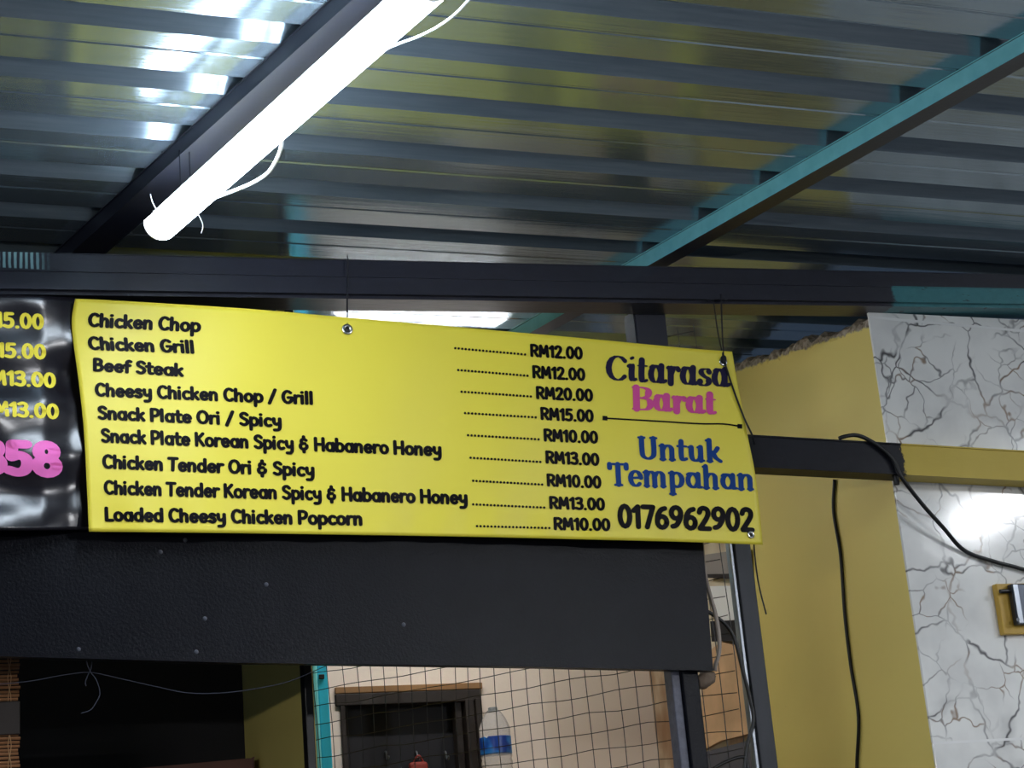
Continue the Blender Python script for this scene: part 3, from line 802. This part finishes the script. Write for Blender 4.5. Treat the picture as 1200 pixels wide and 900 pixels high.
bm = bm_tube([PY(1047, 553, RY+.015), PY(1050, 562, RY+.012), PY(1050.5, 568, RY+.012)], .009)
tag(obj('rail_peg', bm, m_cable, None, True), 'stubby black peg under the rail at the wall corner', 'peg')

# ------------------------------------------------------------------ wire mesh and its post
MA = Vector((2.285, 4.27, 0)); dirm = Vector((-.6, .8, 0)); ML = 1.47
root = thing('wire_mesh_screen', 'square black wire mesh screen in front of the beige room', 'screen', (MA.x, MA.y, 0))
m_wire = mat('dark_wire', (30, 28, 28), .5)
def wire_mesh():
    bm = bmesh.new(); st = .0508; n = int(ML/st); z0, z1 = 1.30, 3.2; nrm_ = Vector((.8, .6, 0))
    def pos(s, z): return MA+dirm*s+Vector((0, 0, z))+nrm_*(.012*math.sin(3*s+2*z)+.006*math.sin(9*z+s*5))
    r = .0013
    for i in range(n+1):
        s = i*st; j = .004*nz(i*.37)
        bm_tube([pos(s+j+.005*math.sin(2.1*z+i), z) for z in [z0+(z1-z0)*k/14 for k in range(15)]], r, 4, bm, 2)
    z = z0; i = 0
    while z < z1:
        bm_tube([pos(ML*k/16, z+.006*nz(i*.71+k*.13)) for k in range(17)], r, 4, bm, 2)
        z += st; i += 1
    return bm
obj('mesh', wire_mesh(), m_wire, root)
ml = PY(866, 700, 4.26); mr = PY(884, 700, 4.26)
m_postm = mat('scuffed_dark_metal', (44, 46, 50), .45, .6, var=.5, vscale=25, bump=.4, stretch=(1, 1, .15))
obj('end_post', bm_box((ml.x+.002, 4.255, 0), (mr.x+.006, 4.30, 2.74), .003), m_postm, root)
obj('edge_bead', bm_box((ml.x-.010, 4.262, 0), (ml.x+.002, 4.285, 2.74), .003), m_steel, root)
e = MA+dirm*ML
obj('far_stile', bm_box((e.x-.022, e.y-.01, 0), (e.x-.008, e.y+.012, 3.2), .002), m_cable, root)
# teal door jamb behind the mesh
TY = 5.56
tl = PY(366, 800, TY); tr = PY(386, 800, TY)
root = thing('teal_jamb', 'bright teal painted timber upright behind the left end of the mesh', 'post', ((tl.x+tr.x)/2, TY+.03, 0))
m_tealb = mat('bright_teal_paint', (58, 206, 240), .4, var=.12, vscale=15, bump=.3, bscale=60)
w = tr.x-tl.x
obj('upright', bm_box((tl.x+w*.38, TY+.012, 0), (tr.x, TY+.06, 3.3), .004), m_tealb, root)
obj('stop_bead', bm_box((tl.x, TY, 0), (tl.x+w*.34, TY+.06, 3.3), .006), mat('pale_teal_paint', (130, 228, 232), .4), root)
obj('bracket', bm_box((tl.x+w*.45, TY+.004, PY(375, 793, TY).z-.006), (tl.x+w*.75, TY+.012, PY(375, 793, TY).z+.008), .001), m_wire, root)
# slim black stile on the free edge of the left yellow wall
st = PY(361.5, 800, 4.55)
tag(obj('edge_stile', bm_box((st.x-.010, 4.555, 0), (st.x+.012, 4.598, 3.3), .003), m_cable), 'thin black stile along the edge of the narrow yellow wall', 'post')

# cables by the mesh post
cy = 4.235
tag(obj('post_cable', bm_tube([PY(826, 715, cy), PY(838, 722, cy), PY(852, 734, cy), PY(862, 752, cy), PY(869, 780, cy), PY(878, 815, cy), PY(883, 845, cy), PY(876, 872, cy), PY(872, 910, cy), PY(872, 1000, cy)], .0055), m_cable, None, True), 'thick black cable curving down beside the mesh post', 'cable')
tag(obj('post_cable', bm_tube([PY(832, 903, cy), PY(850, 893, cy), PY(870, 887, cy), PY(876, 895, cy), PY(880, 940, cy)], .0045), m_cable, None, True), 'black cable bending low at the foot of the mesh post', 'cable')
m_greyc = mat('grey_cable', (158, 146, 136), .6)
gy = 4.19
tag(obj('grey_cable', bm_tube([PY(822, 632, gy), PY(825, 665, gy), PY(830, 690, gy), PY(839, 722, gy), PY(843, 750, gy), PY(842, 768, gy), PY(839, 777, gy), PY(838, 786, gy)], .0058), m_greyc, None, True), 'grey cable at the right end of the black board', 'cable')

# ------------------------------------------------------------------ back room contents
# bottle on a shelf
BT = 5.76
bc = PY(580, 862, BT); top = PY(578, 829, BT).z; rb_ = (PY(597, 870, BT).x-PY(562.5, 870, BT).x)/2
lab_t = PY(580, 864, BT).z; lab_b = PY(580, 884, BT).z
base = top-.31
root = thing('water_bottle', 'clear plastic water bottle with blue label behind the mesh', 'bottle', (bc.x, BT, base))
m_pet = bpy.data.materials.new('clear_plastic'); k = N(m_pet)
k.b.inputs['Base Color'].default_value = srgb(236, 238, 240); k.b.inputs['Roughness'].default_value = .12
k.b.inputs['Transmission Weight'].default_value = .75; k.b.inputs['IOR'].default_value = 1.12; k.b.inputs['Alpha'].default_value = .8
sh = PY(580, 855, BT).z
prof = [(rb_*.7, base), (rb_*.96, base+.01), (rb_, base+.03)]
zc = base+.05
while zc < lab_b-.01:
    prof += [(rb_, zc), (rb_*.95, zc+.008), (rb_, zc+.016)]; zc += .026
prof += [(rb_, lab_b), (rb_, lab_t), (rb_, sh+.004), (rb_*.93, sh+.014), (rb_*.72, sh+.04), (rb_*.46, sh+.06), (rb_*.30, sh+.068), (rb_*.30, top-.016)]
obj('body', bm_lathe(prof, (bc.x, BT, 0), 28), m_pet, root, True)
m_lab = bpy.data.materials.new('blue_label'); k = N(m_lab); v = k.coord()
vo = k.n('ShaderNodeTexVoronoi'); vo.inputs['Scale'].default_value = 26; k.l(v, vo.inputs[0])
sp = k.n('ShaderNodeSeparateColor'); k.l(vo.outputs['Color'], sp.inputs[0])
c = k.mix(k.ramp(k.noise(v, 14, 2).outputs[0], .42, .58), srgb(14, 60, 150), srgb(40, 130, 214))
c = k.mix(k.ramp(sp.outputs[0], .86, .88), c, srgb(206, 214, 224))
k.l(c, k.b.inputs['Base Color']); k.b.inputs['Roughness'].default_value = .35
obj('paper_label', bm_lathe([(rb_*1.02, lab_b), (rb_*1.025, lab_b+.002), (rb_*1.025, lab_t-.002), (rb_*1.02, lab_t)], (bc.x, BT, 0), 28), m_lab, root, True)
cap_w = (PY(583, 832, BT).x-PY(572.5, 832, BT).x)/2
obj('cap', bm_lathe([(cap_w, top-.018), (cap_w, top-.002), (cap_w*.9, top)], (bc.x, BT, 0), 20), mat('grey_cap', (128, 134, 136), .5), root)
o = obj('shelf', bm_box((bc.x-.10, BT-.11, base-.03), (bc.x+.5, YB-.001, base-.0005), .003), m_tanwood); tag(o, 'wooden wall shelf under the water bottle', 'shelf')
# hooks with a hanging pouch on the dark door
for i, (px, lab) in enumerate(((453, 'small metal hook on the dark door, nearest the teal upright'), (489, 'small metal hook on the dark door above the red pouch'), (523, 'small metal hook on the dark door, nearest the bottle'))):
    h0 = PY(px, 889, YB+.05); h1 = PY(px-1, 882, YB+.05)
    tag(obj('coat_hook', bm_tube([h1+Vector((0, .012, .004)), h1+Vector((0, -.002, .002)), h1.lerp(h0, .5)+Vector((0, -.004, 0)), h0+Vector((0, -.004, 0)), h0+Vector((0, -.018, -.004)), h0+Vector((0, -.026, .006))], .0035), m_steel, None, True), lab, 'hook', 'hooks on the dark door')
h = PY(491, 897, YB+.03)
root = thing('hanging_pouch', 'reddish brown pouch hanging from the middle hook', 'pouch', h)
m_red = mat('red_brown_leather', (150, 52, 40), .6, var=.3, vscale=40)
bm = bm_box(h+Vector((-.036, -.014, -.14)), h+Vector((.030, .014, .012)), .010); obj('bag', bm, m_red, root)
obj('strap', bm_tube([h+Vector((-.02, 0, .008)), h+Vector((-.008, -.006, .03)), h+Vector((.004, -.006, .03)), h+Vector((.018, 0, .008))], .003), m_red, root, True)
# things standing along the back room's right side, seen past the board
def side_panel(name, pts, x, th, m, label, cat):
    bm = bmesh.new(); f = [bm.verts.new(PX(px, py, x)) for px, py in pts]; b = [bm.verts.new(v.co+Vector((th, 0, 0))) for v in f]
    bm.faces.new(f); bm.faces.new(b[::-1])
    for i in range(len(f)): bm.faces.new((f[i], f[(i+1) % len(f)], b[(i+1) % len(f)], b[i]))
    o = obj(name, bm, m); return tag(o, label, cat)
m_card = mat('stained_plywood', (212, 172, 130), .75, var=.35, vscale=9, bump=.3)
side_panel('plywood_sheet', [(822, 770), (845, 752), (862, 757), (880, 800), (885, 858), (845, 868), (822, 880)], XR-.02, .015, m_card, 'stained tan plywood sheet behind the mesh post', 'board')
side_panel('white_sheet', [(828, 687), (876, 686), (880, 725), (838, 728)], XR-.018, .004, mat('white_sheet', (240, 240, 238), .6, var=.02), 'blank white sheet on the wall behind the mesh post', 'sheet')
side_panel('grey_board', [(826, 650), (876, 643), (877, 672), (828, 673)], XR-.018, .01, mat('grey_board', (150, 142, 136), .8), 'grey panel high up behind the mesh post', 'panel')
side_panel('dark_shelf', [(826, 673), (868, 672), (868, 679), (826, 677)], XR-.03, .01, m_darkwood, 'dark shelf edge behind the mesh post', 'shelf')
side_panel('dark_board', [(832, 728), (882, 726), (882, 750), (834, 752)], XR-.022, .012, m_black_room, 'dark board between white sheet and plywood', 'board')
side_panel('grey_bin_board', [(815, 884), (884, 866), (890, 960), (815, 960)], XR-.03, .012, mat('slate_board', (84, 84, 92), .7), 'slate grey board below the tan plywood', 'board')

# ------------------------------------------------------------------ lock plate on the tiles at the right edge
root = thing('latch_plate', 'yellow wooden block with a grey metal latch on the marble tiles', 'latch', PY(1190, 712, YF-.015))
def rect(pxa, pya, pxb, pyb, y0, y1, bevel=.002):
    a = PY(pxa, pya, y0); b = PY(pxb, pyb, y0)
    return bm_box((a.x, y0, b.z), (b.x, y1, a.z), bevel)
obj('backing_block', rect(1167, 684, 1232, 742, YF-.022, YF-.0005, .003), mat('ochre_paint', (196, 158, 62), .5, var=.2, vscale=30, bump=.4), root)
obj('latch_case', rect(1185, 684, 1226, 731, YF-.045, YF-.0225, .004), mat('dark_grey_metal', (70, 74, 82), .35, .8), root)
obj('chrome_strip', rect(1192, 685, 1195, 730, YF-.050, YF-.0452, .001), m_steel, root)
q0 = PY(1172, 693, YF-.035)
obj('bolt', bm_tube([q0, q0+Vector((.035, 0, .001))], .006, 10, n=0), m_cable, root)
obj('screw', bm_tube([PY(1193, 726, YF-.052), PY(1193, 726, YF-.044)], .005, 10, n=0), m_steel, root)

# ------------------------------------------------------------------ left: blind, string, plank
BLY = 4.42
bl = PY(22, 800, BLY).x
root = thing('bamboo_blind', 'brown bamboo stick blind at the left edge under the black board', 'blind', (bl-.4, BLY, 1.2))
m_bam = mat('bamboo', (150, 106, 70), .6, var=.5, vscale=50, stretch=(.1, 1, 3))
bm = bmesh.new(); z = 1.3; i = 0
while z < 2.6:
    x1 = bl+.004*nz(i*.9)
    bm_tube([(bl-.8, BLY+.001*nz(i), z), (bl-.4, BLY, z+.001*nz(i*1.7)), (x1, BLY, z)], .0036, 5, bm, 0)
    z += .0092+.0015*nz(i*2.3); i += 1
obj('slats', bm, m_bam, root)
for dx in (-.022, -.36, -.7):
    bm = bmesh.new()
    for s in (-1, 1): bm_tube([(bl+dx+.004*math.sin(zz*60)*s, BLY-.005, zz) for zz in [1.3+.02*k for k in range(66)]], .0012, 4, bm, 0)
    obj('stitching', bm, mat('blind_thread', (176, 140, 100), .8) if dx == -.022 else bpy.data.materials['blind_thread'], root)
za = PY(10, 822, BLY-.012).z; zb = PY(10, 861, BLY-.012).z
obj('batten', bm_box((bl-.8, BLY-.016, zb), (bl+.001, BLY-.006, za), .002), m_darkwood, root)  # dark band across the sticks, drawn as a thin box
# thin string tied under the board
sy = 4.20
m_thread = mat('pale_thread', (58, 62, 76), .8)
root = thing('tied_string', 'thin frayed string knotted under the black board at the left', 'string', PY(106, 790, sy))
obj('long_strand', bm_tube([PY(-60, 806, sy), PY(25, 799.5, sy), PY(75, 791, sy), PY(106, 788, sy), PY(140, 795, sy), PY(180, 804, sy), PY(220, 812, sy), PY(260, 812, sy), PY(300, 807, sy), PY(340, 798, sy), PY(385, 779, sy)], .0010, 6), m_thread, root, True)
obj('loop_strand', bm_tube([PY(101, 774, sy), PY(104, 783, sy), PY(107, 789, sy), PY(113, 797, sy), PY(117, 813, sy), PY(112, 824, sy), PY(106, 832, sy), PY(95, 836, sy)], .0011, 6), m_thread, root, True)
obj('loop_strand', bm_tube([PY(108, 774, sy), PY(106.5, 784, sy), PY(103, 791, sy), PY(100, 799, sy), PY(101, 804, sy)], .0010, 6), m_thread, root, True)
# plank low in the dark opening
pa = PY(150, 904, 5.2); pb = PY(292, 891, 5.2)
tag(obj('plank', bm_bar((pa.x, 5.2, pa.z-.02), (pb.x, 5.2, pb.z-.02), .12, .04, bevel=.003), mat('pinkish_wood', (120, 84, 76), .7, var=.3)), 'pinkish wooden plank low in the dark opening', 'plank')
